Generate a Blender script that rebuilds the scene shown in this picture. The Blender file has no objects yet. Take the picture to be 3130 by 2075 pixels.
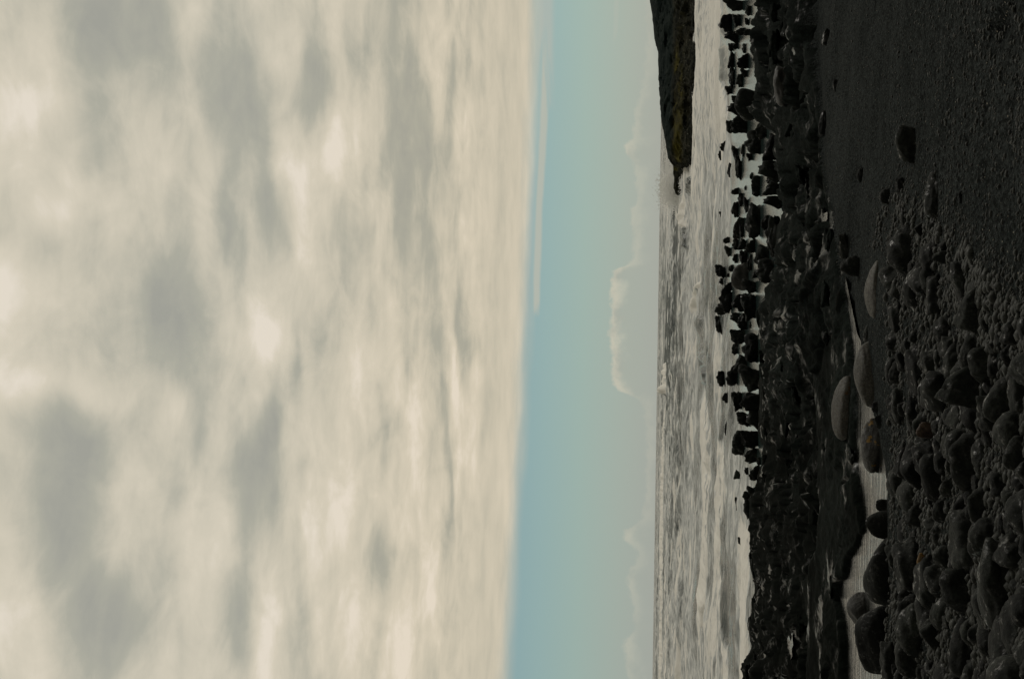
import bpy, bmesh, math, random
import numpy as np
from mathutils import Matrix, Vector
random.seed(7)
RNG = np.random.RandomState(11)
scene = bpy.context.scene
R = math.radians

# ------------------------------------------------------------------ camera
# the photograph lies on its side: the sea horizon runs from top to bottom
HC = 4.0                      # eye height above the sea
F = 4347.0                    # focal length in photo pixels (50 mm on 36 mm)
UC, VC = 1565.0, 1037.5
PITCH = math.atan(444.5 / F)
TILT = 0.0152
cp, sp = math.cos(PITCH), math.sin(PITCH)
Fw = np.array([0, cp, sp]); R0 = np.array([1.0, 0, 0]); U0 = np.array([0, -sp, cp])
Rt = R0 * math.cos(TILT) + U0 * math.sin(TILT)
Up = U0 * math.cos(TILT) - R0 * math.sin(TILT)
cam = bpy.data.cameras.new("camera"); cam.lens = 50; cam.sensor_width = 36; cam.sensor_fit = 'HORIZONTAL'
cam.clip_start = 0.1; cam.clip_end = 60000
camo = bpy.data.objects.new("camera", cam); scene.collection.objects.link(camo)
m = Matrix.Identity(4)
for i in range(3):
    m[i][0] = -Up[i]; m[i][1] = Rt[i]; m[i][2] = -Fw[i]
m[0][3], m[1][3], m[2][3] = 0, 0, HC
camo.matrix_world = m
scene.camera = camo
scene.render.resolution_x = 1024; scene.render.resolution_y = 678
scene.view_settings.view_transform = 'Standard'; scene.view_settings.look = 'None'
scene.view_settings.gamma = 1.0; scene.view_settings.exposure = 0.0

def ray(u, v):
    d = Fw - Up * ((u - UC) / F) + Rt * (-(v - VC) / F)
    return d / np.linalg.norm(d)
def at(u, v, z=0.0):                     # photo pixel -> point on the level plane z
    d = ray(u, v); t = (z - HC) / d[2]
    return d * t + np.array([0, 0, HC])
def azel(u, v):
    d = ray(u, v); return math.atan2(d[0], d[1]), math.asin(d[2])
def proj(x, y, z):
    z = z - HC
    w = x * Fw[0] + y * Fw[1] + z * Fw[2]
    return UC - F * (x * Up[0] + y * Up[1] + z * Up[2]) / w, VC - F * (x * Rt[0] + y * Rt[1] + z * Rt[2]) / w

# ------------------------------------------------------------------ node helper
class NT:
    def __init__(s, tree): s.t = tree; s.n = tree.nodes; s.l = tree.links
    def node(s, typ, **kw):
        n = s.n.new(typ)
        for k, v in kw.items():
            if k.startswith('i_'):
                key = k[2:]; key = int(key) if key.isdigit() else key.replace('_', ' ')
                s.put(n.inputs[key], v)
            else: setattr(n, k, v)
        return n
    def put(s, sock, v):
        if isinstance(v, bpy.types.NodeSocket): s.l.new(v, sock)
        else: sock.default_value = v
    def math(s, op, a, b=None, c=None, clamp=False):
        n = s.n.new('ShaderNodeMath'); n.operation = op; n.use_clamp = clamp
        for i, x in enumerate((a, b, c)):
            if x is not None: s.put(n.inputs[i], x)
        return n.outputs[0]
    def vmath(s, op, a, b=None):
        n = s.n.new('ShaderNodeVectorMath'); n.operation = op
        s.put(n.inputs[0], a)
        if b is not None: s.put(n.inputs[1], b)
        return n.outputs['Value'] if op in ('DOT_PRODUCT', 'LENGTH') else n.outputs['Vector']
    def mix(s, f, a, b, blend='MIX'):
        n = s.n.new('ShaderNodeMix'); n.data_type = 'RGBA'; n.blend_type = blend
        s.put(n.inputs['Factor'], f); s.put(n.inputs['A'], a); s.put(n.inputs['B'], b)
        return n.outputs['Result']
    def ss(s, x, lo, hi, a=0.0, b=1.0):
        n = s.n.new('ShaderNodeMapRange'); n.interpolation_type = 'SMOOTHSTEP'
        for k, v in (('Value', x), ('From Min', lo), ('From Max', hi), ('To Min', a), ('To Max', b)): s.put(n.inputs[k], v)
        return n.outputs['Result']
    def lin(s, x, lo, hi, a=0.0, b=1.0):
        n = s.n.new('ShaderNodeMapRange')
        for k, v in (('Value', x), ('From Min', lo), ('From Max', hi), ('To Min', a), ('To Max', b)): s.put(n.inputs[k], v)
        return n.outputs['Result']
    def noise(s, vec, scale, detail=4, rough=0.5, dist=0.0):
        n = s.node('ShaderNodeTexNoise'); s.put(n.inputs['Vector'], vec)
        n.inputs['Scale'].default_value = scale; n.inputs['Detail'].default_value = detail
        n.inputs['Roughness'].default_value = rough; n.inputs['Distortion'].default_value = dist
        return n.outputs['Fac']
    def comb(s, x, y, z=0.0):
        n = s.n.new('ShaderNodeCombineXYZ'); s.put(n.inputs[0], x); s.put(n.inputs[1], y); s.put(n.inputs[2], z)
        return n.outputs[0]
    def sep(s, v):
        n = s.n.new('ShaderNodeSeparateXYZ'); s.put(n.inputs[0], v); return n.outputs
def srgb(r, g, b):
    f = lambda c: (c / 255 / 12.92) if c / 255 <= 0.04045 else ((c / 255 + 0.055) / 1.055) ** 2.4
    return (f(r), f(g), f(b), 1)

# ------------------------------------------------------------------ sky
SUN_EL, SUN_AZ = R(46), R(38)            # azimuth to the right of the view direction (+Y)
world = bpy.data.worlds.new("World"); scene.world = world; world.use_nodes = True
W = NT(world.node_tree); W.n.clear()
tc = W.node('ShaderNodeTexCoord').outputs['Generated']
dx, dy, dz = W.sep(tc)[:3]
az = W.math('ARCTAN2', dx, dy)
el = W.math('ARCSINE', dz)
zc = W.math('ADD', W.math('MAXIMUM', dz, 0.0), 0.055)
plane = W.comb(W.math('DIVIDE', dx, zc), W.math('DIVIDE', dy, zc), 0.0)
nA = W.noise(plane, 0.9, 5, 0.5, 0.2)
nB = W.noise(W.vmath('ADD', plane, (31.7, 12.3, 4.0)), 1.1, 5, 0.52, 0.2)
nC = W.noise(W.vmath('MULTIPLY', plane, (1.0, 1.6, 1.0)), 2.6, 5, 0.5, 0.3)
nS = W.noise(W.vmath('MULTIPLY', W.vmath('ADD', plane, (5.1, 2.2, 0.0)), (0.28, 1.15, 1.0)), 1.5, 4, 0.5, 0.2)
azw = W.math('MULTIPLY_ADD', W.math('SUBTRACT', nA, 0.5), 0.20, az)
elw = W.math('MULTIPLY_ADD', W.math('SUBTRACT', nB, 0.5), 0.085, el)
pos = W.comb(azw, elw, 0.0)
blobs = [  # photo u, v, ru, rv, amount (negative = the grey undersides)
 (400, 60, 200, 150, -.55), (520, 130, 110, 150, -.25), (310, 210, 70, 190, -.45), (720, 300, 60, 150, -.35),
 (760, 420, 90, 200, -.65), (850, 640, 55, 90, -.45), (705, 720, 22, 110, -.65), (500, 380, 70, 160, -.2),
 (560, 1040, 120, 170, -.8), (410, 930, 120, 150, -.45), (20, 620, 60, 80, -.35), (140, 720, 40, 50, -.25),
 (220, 1490, 75, 220, -.9), (290, 1760, 110, 160, -.7), (420, 1850, 90, 100, -.5), (300, 1980, 50, 100, -.5), (190, 1320, 80, 90, -.3),
 (800, 1480, 50, 170, -.85), (750, 1850, 60, 110, -.9), (610, 1330, 30, 80, -.35), (520, 1540, 30, 60, -.25), (830, 1290, 30, 100, -.4),
 (1000, 180, 40, 150, -.6), (915, 1100, 18, 120, -.5), (940, 1850, 25, 160, -.6), (960, 1480, 30, 120, -.25),
 (1180, 300, 40, 240, -.45), (1270, 450, 55, 220, -.55), (1090, 780, 45, 180, -.5), (1275, 800, 35, 160, -.35), (1400, 380, 30, 160, -.5),
 (1400, 120, 30, 120, -.4), (1340, 1230, 32, 160, -.65), (1160, 1270, 20, 120, -.55), (1440, 980, 18, 130, -.5), (1430, 950, 14, 100, -.3),
 (1180, 1740, 28, 120, -.6), (1350, 1600, 18, 170, -.5), (1280, 1100, 20, 90, -.3), (1010, 1000, 25, 100, -.3), (1400, 1720, 14, 90, -.3),
 (90, 320, 90, 60, .55), (240, 620, 120, 60, .4), (620, 90, 50, 110, .6), (520, 560, 20, 60, .3), (650, 640, 45, 110, .5), (600, 300, 20, 70, .2),
 (10, 860, 60, 90, .5), (130, 1150, 90, 40, .55), (270, 1180, 40, 40, .35), (730, 960, 60, 130, .6), (510, 1310, 50, 50, .5), (380, 1560, 40, 120, .4),
 (930, 440, 40, 90, .45), (1060, 460, 45, 80, .65), (30, 1880, 110, 180, .55), (560, 1760, 120, 120, .2), (640, 1880, 70, 110, .2), (860, 1900, 40, 160, .5), (800, 1060, 45, 60, .4),
 (1160, 700, 30, 70, .4), (1120, 1120, 50, 130, .35), (1240, 1230, 60, 110, .3), (1390, 1150, 35, 110, .35), (1400, 1430, 30, 130, .5), (1310, 240, 30, 60, .25),
 (1440, 560, 30, 160, .25), (1080, 1580, 70, 160, .45), (1280, 1800, 40, 200, .3), (1020, 60, 40, 80, .4), (1120, 1930, 120, 120, .35), (1000, 1650, 40, 200, .3), (960, 700, 30, 60, .3)]
acc = None
for (u, v, ru, rv, amp) in blobs:
    a0, e0 = azel(u, v)
    d = W.vmath('MULTIPLY', W.vmath('SUBTRACT', pos, (a0, e0, 0)), (F / rv / 1.25, F / ru / 1.15, 0))
    g = W.math('EXPONENT', W.math('MULTIPLY', W.vmath('DOT_PRODUCT', d, d), -0.8))
    acc = W.math('MULTIPLY', g, amp) if acc is None else W.math('MULTIPLY_ADD', g, amp, acc)
nD = W.noise(W.vmath('MULTIPLY', W.vmath('ADD', plane, (8.3, 1.7, 2.0)), (1.5, 1.0, 1.0)), 4.2, 7, 0.58, 0.5)
nE = W.noise(W.comb(az, W.math('MULTIPLY', el, 1.6), 0.0), 22.0, 6, 0.6, 0.6)
body = W.math('ADD', 0.66, W.math('MULTIPLY', acc, 0.64))
body = W.math('MULTIPLY_ADD', W.math('SUBTRACT', nD, 0.5), 0.8, body)
body = W.math('MULTIPLY_ADD', W.math('SUBTRACT', nE, 0.5), 0.5, body)
body = W.math('MULTIPLY_ADD', W.math('SUBTRACT', nC, 0.5), 0.75, body)
body = W.math('MULTIPLY_ADD', W.math('SUBTRACT', nA, 0.5), 0.45, body)
body = W.math('MULTIPLY_ADD', W.math('SUBTRACT', nS, 0.5), 0.25, body)
aE0, eE0 = azel(1645, 100); aE1, eE1 = azel(1558, 2000)
kE = (eE1 - eE0) / (aE1 - aE0)
azc = W.math('MAXIMUM', W.math('MINIMUM', az, 0.7), -0.7)
edge = W.math('MULTIPLY_ADD', azc, kE, eE0 - kE * aE0)
over = W.math('SUBTRACT', el, edge)                       # height above the deck's lower rim
nrim = W.noise(W.vmath('MULTIPLY', W.comb(az, el, 0.0), (1.0, 5.0, 1.0)), 9.0, 4, 0.55)
nF0 = W.math('SUBTRACT', W.noise(W.vmath('MULTIPLY', W.comb(az, el, 0.0), (1.0, 7.0, 1.0)), 14.0, 5, 0.6), 0.5)
overn = W.math('MULTIPLY_ADD', W.math('SUBTRACT', nrim, 0.5), 0.011, over)
deck = W.math('MULTIPLY', W.ss(overn, -0.006, 0.007), W.ss(W.math('MULTIPLY_ADD', nF0, 0.016, over), 0.0, 0.011, 0.72, 1.0))
# towards the rim the deck is thin, even and warm
rim = W.ss(over, 0.0, 0.055)
nF = W.noise(W.vmath('MULTIPLY', W.comb(az, el, 0.0), (1.0, 9.0, 1.0)), 7.0, 4, 0.5)
rimv = W.math('MULTIPLY_ADD', nF0, 0.8, W.math('MULTIPLY_ADD', W.math('SUBTRACT', nF, 0.5), 0.55, 0.66))
rimv = W.math('ADD', rimv, W.math('MULTIPLY', W.ss(W.math('ABSOLUTE', W.math('SUBTRACT', over, 0.024)), 0.0, 0.012, 1.0, 0.0), -0.13))
bodyv = W.math('ADD', W.math('MULTIPLY', body, rim), W.math('MULTIPLY', rimv, W.math('SUBTRACT', 1.0, rim)))
ramp = W.node('ShaderNodeValToRGB'); W.put(ramp.inputs[0], bodyv)
cr = ramp.color_ramp
cr.elements[0].position = 0.0; cr.elements[0].color = srgb(160, 160, 151)
cr.elements[1].position = 1.0; cr.elements[1].color = srgb(226, 217, 202)
for p_, c_ in ((0.28, (172, 171, 158)), (0.6, (199, 193, 176)), (0.82, (212, 204, 186))):
    e_ = cr.elements.new(p_); e_.color = srgb(*c_)
# clear band under the deck
eh = W.lin(el, 0.0, 0.095)
clear = W.node('ShaderNodeValToRGB'); W.put(clear.inputs[0], eh)
cr = clear.color_ramp
cr.elements[0].position = 0.0; cr.elements[0].color = srgb(165, 170, 162)
cr.elements[1].position = 1.0; cr.elements[1].color = srgb(134, 166, 168)
for p_, c_ in ((0.25, (160, 173, 164)), (0.55, (151, 175, 167)), (0.82, (141, 171, 169))):
    e_ = cr.elements.new(p_); e_.color = srgb(*c_)
nish = W.node('ShaderNodeTexSky', sky_type='NISHITA', sun_disc=False, sun_elevation=SUN_EL, sun_rotation=SUN_AZ,
              air_density=1.0, dust_density=1.5, ozone_density=1.0)
nb = W.mix(1.0, nish.outputs[0], (0.1, 0.1, 0.1, 1), 'MULTIPLY')
blue = W.mix(0.10, clear.outputs[0], nb)
# left side of the clear band is a little greyer and darker
blue = W.mix(W.lin(az, 0.25, -0.3, 0.0, 0.13), blue, (0.22, 0.26, 0.26, 1))
# thin stray streaks just below the deck
def streak(u, v0, v1, wid, amt, col, colr):
    am, em = azel(u, (v0 + v1) / 2); hw = (v1 - v0) / 2 / F
    lev = W.math('SUBTRACT', el, W.math('MULTIPLY_ADD', azc, kE, em - kE * am))
    lev = W.math('MULTIPLY_ADD', W.math('SUBTRACT', nrim, 0.5), 0.006, lev)
    f1 = W.ss(W.math('ABSOLUTE', lev), wid * .3, wid, 1.0, 0.0)
    f2 = W.ss(W.math('ABSOLUTE', W.math('SUBTRACT', azw, am)), hw * .8, hw * 1.05, 1.0, 0.0)
    return W.mix(W.math('MULTIPLY', W.math('MULTIPLY', f1, f2), amt), colr, col)
blue = streak(1652, 300, 930, 0.0035, 0.65, srgb(190, 186, 170), blue)
blue = streak(1672, -400, 320, 0.008, 0.6, srgb(180, 182, 172), blue)
blue = streak(1885, -300, 180, 0.0025, 0.2, srgb(185, 185, 172), blue)
blue = streak(1622, 500, 1000, 0.0028, 0.15, srgb(112, 152, 170), blue)
# cumulus bank low over the horizon
fc = W.node('ShaderNodeFloatCurve'); W.put(fc.inputs['Value'], W.lin(W.math('MULTIPLY_ADD', W.math('SUBTRACT', nrim, .5), 0.004, az), -0.3, 0.3))
cv = fc.mapping.curves[0]
tops = [(2400, 1955), (2100, 1930), (2040, 1912), (1960, 1908), (1925, 1935), (1830, 1928), (1780, 1915), (1740, 1922), (1700, 1945), (1660, 1925), (1632, 1904), (1610, 1925), (1560, 1965), (1400, 1975), (1260, 1968),
        (1215, 1940), (1195, 1890), (1150, 1870), (1080, 1868), (1030, 1861), (985, 1866), (930, 1868), (880, 1866), (845, 1868), (822, 1876), (805, 1925), (740, 1932), (650, 1926), (600, 1945), (545, 1940), (500, 1934), (470, 1915), (450, 1906), (430, 1930), (380, 1936), (320, 1944), (260, 1962), (100, 1975), (-200, 1960)]
pts = []
for v, u in tops:
    a_, e_ = azel(u, v); pts.append(((a_ + 0.3) / 0.6, e_ / 0.06))
pts.sort()
cv.points[0].location = (0, pts[0][1]); cv.points[1].location = (1, pts[-1][1])
for p_ in pts:
    if 0.01 < p_[0] < 0.99:
        q = cv.points.new(min(1, p_[0]), max(0, min(1, p_[1])))
        q.handle_type = 'AUTO'
fc.mapping.update()
top = W.math('MULTIPLY', fc.outputs[0], 0.06)
nP = W.noise(W.comb(az, el, 0.0), 160.0, 5, 0.6)
nQ = W.noise(W.comb(az, el, 0.0), 60.0, 3, 0.5)
dep = W.math('SUBTRACT', W.math('MULTIPLY_ADD', W.math('SUBTRACT', nP, 0.5), 0.0095, top), el)
m_c = W.ss(dep, -0.0012, 0.0026)
inten = W.ss(top, 0.012, 0.034, 0.20, 0.80)
fade = W.ss(dep, 0.001, 0.011, 1.0, 0.42)
fade = W.math('MULTIPLY', fade, W.ss(dep, 0.010, 0.026, 1.0, 0.35))
shade = W.mix(W.ss(W.math('MULTIPLY_ADD', dep, -22.0, nQ), 0.18, 0.52), srgb(168, 168, 156), srgb(200, 194, 175))
blue = W.mix(W.math('MULTIPLY', W.math('MULTIPLY', m_c, inten), fade), blue, shade)
warm = W.mix(W.ss(over, 0.22, 0.03), ramp.outputs[0], W.mix(1.0, ramp.outputs[0], (1.01, .98, .935, 1), 'MULTIPLY'))
skyc = W.mix(deck, blue, warm)
# unseen sky overhead and behind the viewer, dimmed to cut light on the ground
dull = W.ss(W.math('SUBTRACT', dy, W.math('MULTIPLY', dz, 0.9)), -0.25, 0.45, 0.28, 1.0)
bg = W.node('ShaderNodeBackground'); W.put(bg.inputs['Color'], skyc); W.put(bg.inputs['Strength'], dull)
W.l.new(bg.outputs[0], W.node('ShaderNodeOutputWorld').inputs[0])
world.cycles.sampling_method = 'MANUAL'; world.cycles.sample_map_resolution = 512

sun = bpy.data.lights.new("sun", 'SUN'); sun.energy = 1.0; sun.angle = R(16); sun.color = (1, 0.955, 0.87)
suno = bpy.data.objects.new("sun", sun); scene.collection.objects.link(suno)
sd = Vector((math.sin(SUN_AZ) * math.cos(SUN_EL), math.cos(SUN_AZ) * math.cos(SUN_EL), math.sin(SUN_EL)))
suno.rotation_euler = sd.to_track_quat('Z', 'Y').to_euler(); suno.location = (30, 20, 60)

# ------------------------------------------------------------------ numpy noise
def _hash(ix, iy, seed):
    h = (ix.astype(np.int64) * 374761393 + iy.astype(np.int64) * 668265263 + seed * 974634777) & 0x7fffffff
    h = ((h ^ (h >> 13)) * 1274126177) & 0x7fffffff
    return ((h ^ (h >> 16)) & 0xffff) / 65535.0
def vnoise(x, y, seed=0):
    ix = np.floor(x); iy = np.floor(y); fx = x - ix; fy = y - iy
    fx = fx * fx * fx * (fx * (fx * 6 - 15) + 10); fy = fy * fy * fy * (fy * (fy * 6 - 15) + 10)
    a = _hash(ix, iy, seed); b = _hash(ix + 1, iy, seed); c = _hash(ix, iy + 1, seed); d = _hash(ix + 1, iy + 1, seed)
    return (a * (1 - fx) + b * fx) * (1 - fy) + (c * (1 - fx) + d * fx) * fy - 0.5
def fbm(x, y, o=4, seed=0, g=0.5):
    s = 0; a = 1.0
    for i in range(o):
        s = s + a * vnoise(x, y, seed + i * 17); x, y = x * 1.63 + y * 1.21 + 5.2, y * 1.63 - x * 1.21 - 3.1; a *= g
    return s
def ridge(x, y, o=3, seed=0):
    s = 0; a = 1.0
    for i in range(o):
        s = s + a * (1 - 2 * np.abs(2 * vnoise(x, y, seed + i * 13))); x, y = x * 1.9 + 7.1, y * 1.9 + 3.3; a *= 0.5
    return s
def worley(x, y, seed=0):                # tilted blocky slabs
    ix = np.floor(x); iy = np.floor(y)
    best = np.full(x.shape, 9.0); val = np.zeros(x.shape); sec = np.full(x.shape, 9.0)
    for ox in (-1, 0, 1):
        for oy in (-1, 0, 1):
            cx = ix + ox; cy = iy + oy
            px = cx + _hash(cx, cy, seed); py = cy + _hash(cx, cy, seed + 1)
            d = (px - x) ** 2 + (py - y) ** 2
            h = _hash(cx, cy, seed + 2) + (x - px) * (_hash(cx, cy, seed + 3) - .5) * 1.6 + (y - py) * (_hash(cx, cy, seed + 4) - .5) * 1.6
            m_ = d < best
            sec = np.where(m_, best, np.minimum(sec, d)); val = np.where(m_, h, val); best = np.where(m_, d, best)
    return val, np.sqrt(sec) - np.sqrt(best)
def smooth(x, a, b):
    t = np.clip((x - a) / (b - a), 0, 1); return t * t * (3 - 2 * t)

# ------------------------------------------------------------------ object helpers
def tag(o, label=None, cat=None, group=None, kind=None):
    if label: o['label'] = label
    if cat: o['category'] = cat
    if group: o['group'] = group
    if kind: o['kind'] = kind
    return o
def mesh_obj(name, verts, faces, mat, parent=None, smoothf=True):
    me = bpy.data.meshes.new(name)
    verts = np.asarray(verts, dtype=np.float32); faces = np.asarray(faces, dtype=np.int32)
    k = faces.shape[1]
    me.vertices.add(len(verts)); me.vertices.foreach_set('co', verts.ravel())
    me.loops.add(faces.size); me.loops.foreach_set('vertex_index', faces.ravel())
    me.polygons.add(len(faces)); me.polygons.foreach_set('loop_start', np.arange(0, faces.size, k, dtype=np.int32))
    me.polygons.foreach_set('loop_total', np.full(len(faces), k, dtype=np.int32))
    me.polygons.foreach_set('use_smooth', np.full(len(faces), smoothf))
    me.update(calc_edges=True); me.validate()
    me.materials.append(mat)
    o = bpy.data.objects.new(name, me); scene.collection.objects.link(o)
    if parent: o.parent = parent
    return o
def attr(o, name, vals):
    a = o.data.attributes.new(name, 'FLOAT', 'POINT'); a.data.foreach_set('value', np.asarray(vals, dtype=np.float32).ravel())
def gridfaces(nr, nc):
    i = np.arange(nr * nc).reshape(nr, nc)
    return np.stack([i[:-1, :-1].ravel(), i[:-1, 1:].ravel(), i[1:, 1:].ravel(), i[1:, :-1].ravel()], 1)
def fixup(faces, V):                     # make sure the sheet faces up
    a, b, c = V[faces[0, 0]], V[faces[0, 1]], V[faces[0, 2]]
    return faces if np.cross(b - a, c - a)[2] > 0 else faces[:, ::-1]

# ------------------------------------------------------------------ materials
def newmat(name):
    m_ = bpy.data.materials.new(name); m_.use_nodes = True
    n = NT(m_.node_tree); n.n.clear()
    b = n.node('ShaderNodeBsdfPrincipled'); o = n.node('ShaderNodeOutputMaterial'); n.l.new(b.outputs[0], o.inputs[0])
    return m_, n, b
def bump(n, b, h, strength=0.5, dist=0.05):
    k = n.node('ShaderNodeBump'); k.inputs['Strength'].default_value = strength; k.inputs['Distance'].default_value = dist
    n.put(k.inputs['Height'], h); n.l.new(k.outputs[0], b.inputs['Normal'])
def rock_mat(name, c1, c2, c3=None, scale=2.0, rough=(0.45, 0.8), bumpd=0.05, obj=True, tint=0.0, spec=0.35, patch=None, cracks=0.0, left_dark=False, vary=1.0, wet=0.0):
    m_, n, b = newmat(name)
    t = n.node('ShaderNodeTexCoord')
    vec = t.outputs['Object'] if obj else n.node('ShaderNodeNewGeometry').outputs['Position']
    oi = n.node('ShaderNodeObjectInfo')
    if obj:
        g = n.node('ShaderNodeNewGeometry').outputs['Position']
        vec = n.vmath('ADD', g, n.comb(n.math('MULTIPLY', oi.outputs['Random'], 31.0), n.math('MULTIPLY', oi.outputs['Random'], 57.0), 0.0))
    n1 = n.noise(vec, scale, 6, 0.6, 0.3)
    n2 = n.noise(n.vmath('ADD', vec, (9, 4, 2)), scale * 5, 5, 0.65)
    n3 = n.noise(vec, scale * 22, 4, 0.7)
    col = n.mix(n.ss(n1, 0.35, 0.68), c1, c2)
    if c3: col = n.mix(n.math('MULTIPLY', n.ss(n2, 0.5, 0.75), 0.7), col, c3)
    col = n.mix(n.ss(n3, 0.3, 0.7, 0.0, 0.35), col, (0.004, 0.004, 0.004, 1))
    gr = n.node('ShaderNodeTexVoronoi'); n.put(gr.inputs['Vector'], vec); gr.inputs['Scale'].default_value = 70.0 if obj else 26.0
    gk = n.lin(n.sep(gr.outputs['Color'])[1], 0, 1, .6, 1.45); col = n.mix(1.0, col, n.comb(gk, gk, gk), 'MULTIPLY')
    if obj:
        col = n.mix(vary, col, n.node('ShaderNodeCombineColor', i_0=n.lin(oi.outputs['Random'], 0, 1, .45, 1.9), i_1=n.lin(oi.outputs['Random'], 0, 1, .48, 1.8), i_2=n.lin(oi.outputs['Random'], 0, 1, .5, 1.7)).outputs[0], 'MULTIPLY')
    if patch:
        pc, lo, hi, psc = patch
        col = n.mix(n.ss(n.noise(n.vmath('ADD', vec, (3, 3, 8)), psc, 4, 0.6), lo, hi), col, pc)
    n.put(b.inputs['Base Color'], col)
    n.put(b.inputs['Roughness'], n.lin(n2, 0.3, 0.7, rough[0], rough[1]))
    b.inputs['Specular IOR Level'].default_value = spec
    if wet:       # scattered wet films
        wm_ = n.ss(n.noise(n.vmath('ADD', vec, (17, 5, 11)), scale * 3.2, 5, .7), .54, .66)
        n.put(b.inputs['Specular IOR Level'], n.lin(wm_, 0, 1, spec, wet)); n.put(b.inputs['Roughness'], n.lin(wm_, 0, 1, rough[1], .28))
    h = n.math('ADD', n.math('MULTIPLY', n1, 1.0), n.math('MULTIPLY_ADD', n2, 0.45, n.math('MULTIPLY', n3, 0.18)))
    if left_dark:      # the rock colour goes near-black towards the left, with a ragged border
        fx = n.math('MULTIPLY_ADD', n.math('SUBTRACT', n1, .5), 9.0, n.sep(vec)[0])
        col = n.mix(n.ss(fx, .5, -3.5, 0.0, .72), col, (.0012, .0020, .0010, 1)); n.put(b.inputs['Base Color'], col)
    if cracks:
        vo = n.node('ShaderNodeTexVoronoi', feature='DISTANCE_TO_EDGE'); n.put(vo.inputs['Vector'], n.vmath('ADD', vec, n.comb(n.math('MULTIPLY', n1, 1.2), n.math('MULTIPLY', n2, .6), 0)))
        vo.inputs['Scale'].default_value = scale * 0.8
        h = n.math('MULTIPLY_ADD', n.ss(vo.outputs['Distance'], 0, 0.06), cracks, h)
    bump(n, b, h, 0.75, bumpd)
    return m_
M_belt = rock_mat('black_wet_rock', (0.0058, 0.0076, 0.0068, 1), (0.0136, 0.0174, 0.0159, 1), (0.0250, 0.0294, 0.0258, 1), 1.4, (.55, .9), .08, spec=.15, wet=0.3)
M_cob = rock_mat('dark_cobble', (0.0039, 0.0054, 0.0046, 1), (0.0096, 0.0122, 0.0105, 1), (0.0194, 0.0229, 0.0195, 1), 5.0, (.5, .85), .018, spec=.22, wet=0.35)
M_pale = rock_mat('pale_boulder', (0.0571, 0.0551, 0.0466, 1), (0.0811, 0.0779, 0.0652, 1), (0.0507, 0.0446, 0.0335, 1), 7.0, (.55, .85), .01, spec=.3, vary=.25)
M_pale2 = rock_mat('pale_boulder_brown', (0.0406, 0.0396, 0.0342, 1), (0.0633, 0.0630, 0.0546, 1), (0.0568, 0.0378, 0.0204, 1), 6.0, (.55, .85), .01, spec=.3, patch=((.075, .04, .014, 1), .62, .70, 5.0), vary=.25)
M_lich = rock_mat('lichen_boulder', (0.0158, 0.0161, 0.0139, 1), (0.0435, 0.0442, 0.0399, 1), (0.0095, 0.0093, 0.0078, 1), 6.0, (.5, .85), .012, patch=((.20, .115, .015, 1), .60, .66, 7.0), vary=.25)
M_grey = rock_mat('grey_slab', (0.0112, 0.0124, 0.0115, 1), (0.0223, 0.0240, 0.0222, 1), (0.0314, 0.0330, 0.0298, 1), 1.6, (.5, .85), .05)
M_rust = rock_mat('rusty_stone', (.05, .033, .022, 1), (.08, .052, .034, 1), None, 8.0, (.5, .85), .01)
M_yel = rock_mat('yellow_stone', (.17, .095, .013, 1), (.05, .032, .012, 1), None, 14.0, (.5, .85), .01)
M_ledge = rock_mat('ledge_rock', (0.0041, 0.0063, 0.0053, 1), (0.0125, 0.0165, 0.0145, 1), (0.0224, 0.0286, 0.0261, 1), 0.35, (.6, .95), .05, obj=False, spec=.015, cracks=.3, left_dark=True, wet=0.08)

# black sand and shingle
M_sand, n, b = newmat('black_sand')
g = n.node('ShaderNodeNewGeometry').outputs['Position']
sy = n.sep(g)[1]
n1 = n.noise(g, 0.9, 5, 0.6); n2 = n.noise(g, 14, 6, 0.7); n3 = n.noise(g, 55, 4, 0.8)
coarse = n.ss(n.math('MULTIPLY_ADD', n1, 8.0, sy), 26.0, 17.0)             # damp smooth sand far, coarse near
col = n.mix(n.ss(n1, .35, .7), (.0150, .0180, .0176, 1), (.0240, .0275, .0270, 1))
col = n.mix(n.math('MULTIPLY', n.ss(n2, .46, .6), n.math('MULTIPLY_ADD', coarse, .7, .15)), col, (.0065, .0085, .008, 1))
grit = n.math('MULTIPLY', n.ss(n3, .53, .66), n.math('MULTIPLY_ADD', coarse, .5, .22))
col = n.mix(grit, col, (.075, .082, .082, 1))
gr = n.node('ShaderNodeTexVoronoi'); n.put(gr.inputs['Vector'], n.vmath('MULTIPLY', g, (1.0, .45, 1.0))); gr.inputs['Scale'].default_value = 58
gk = n.lin(n.sep(gr.outputs['Color'])[1], 0, 1, .35, 1.75)
col = n.mix(1.0, col, n.comb(gk, gk, gk), 'MULTIPLY')
vor = n.node('ShaderNodeTexVoronoi'); n.put(vor.inputs['Vector'], g); vor.inputs['Scale'].default_value = 34
spk = n.math('MULTIPLY', n.ss(vor.outputs['Distance'], .22, .10), n.ss(n.sep(vor.outputs['Color'])[0], .955, .97))
col = n.mix(spk, col, (.42, .38, .30, 1))
n.put(b.inputs['Base Color'], col); b.inputs['Roughness'].default_value = .9; b.inputs['Specular IOR Level'].default_value = .01
bump(n, b, n.math('ADD', n.math('MULTIPLY', n2, n.math('MULTIPLY_ADD', coarse, .8, .1)), n.math('MULTIPLY', n3, .25)), .8, .03)

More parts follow.
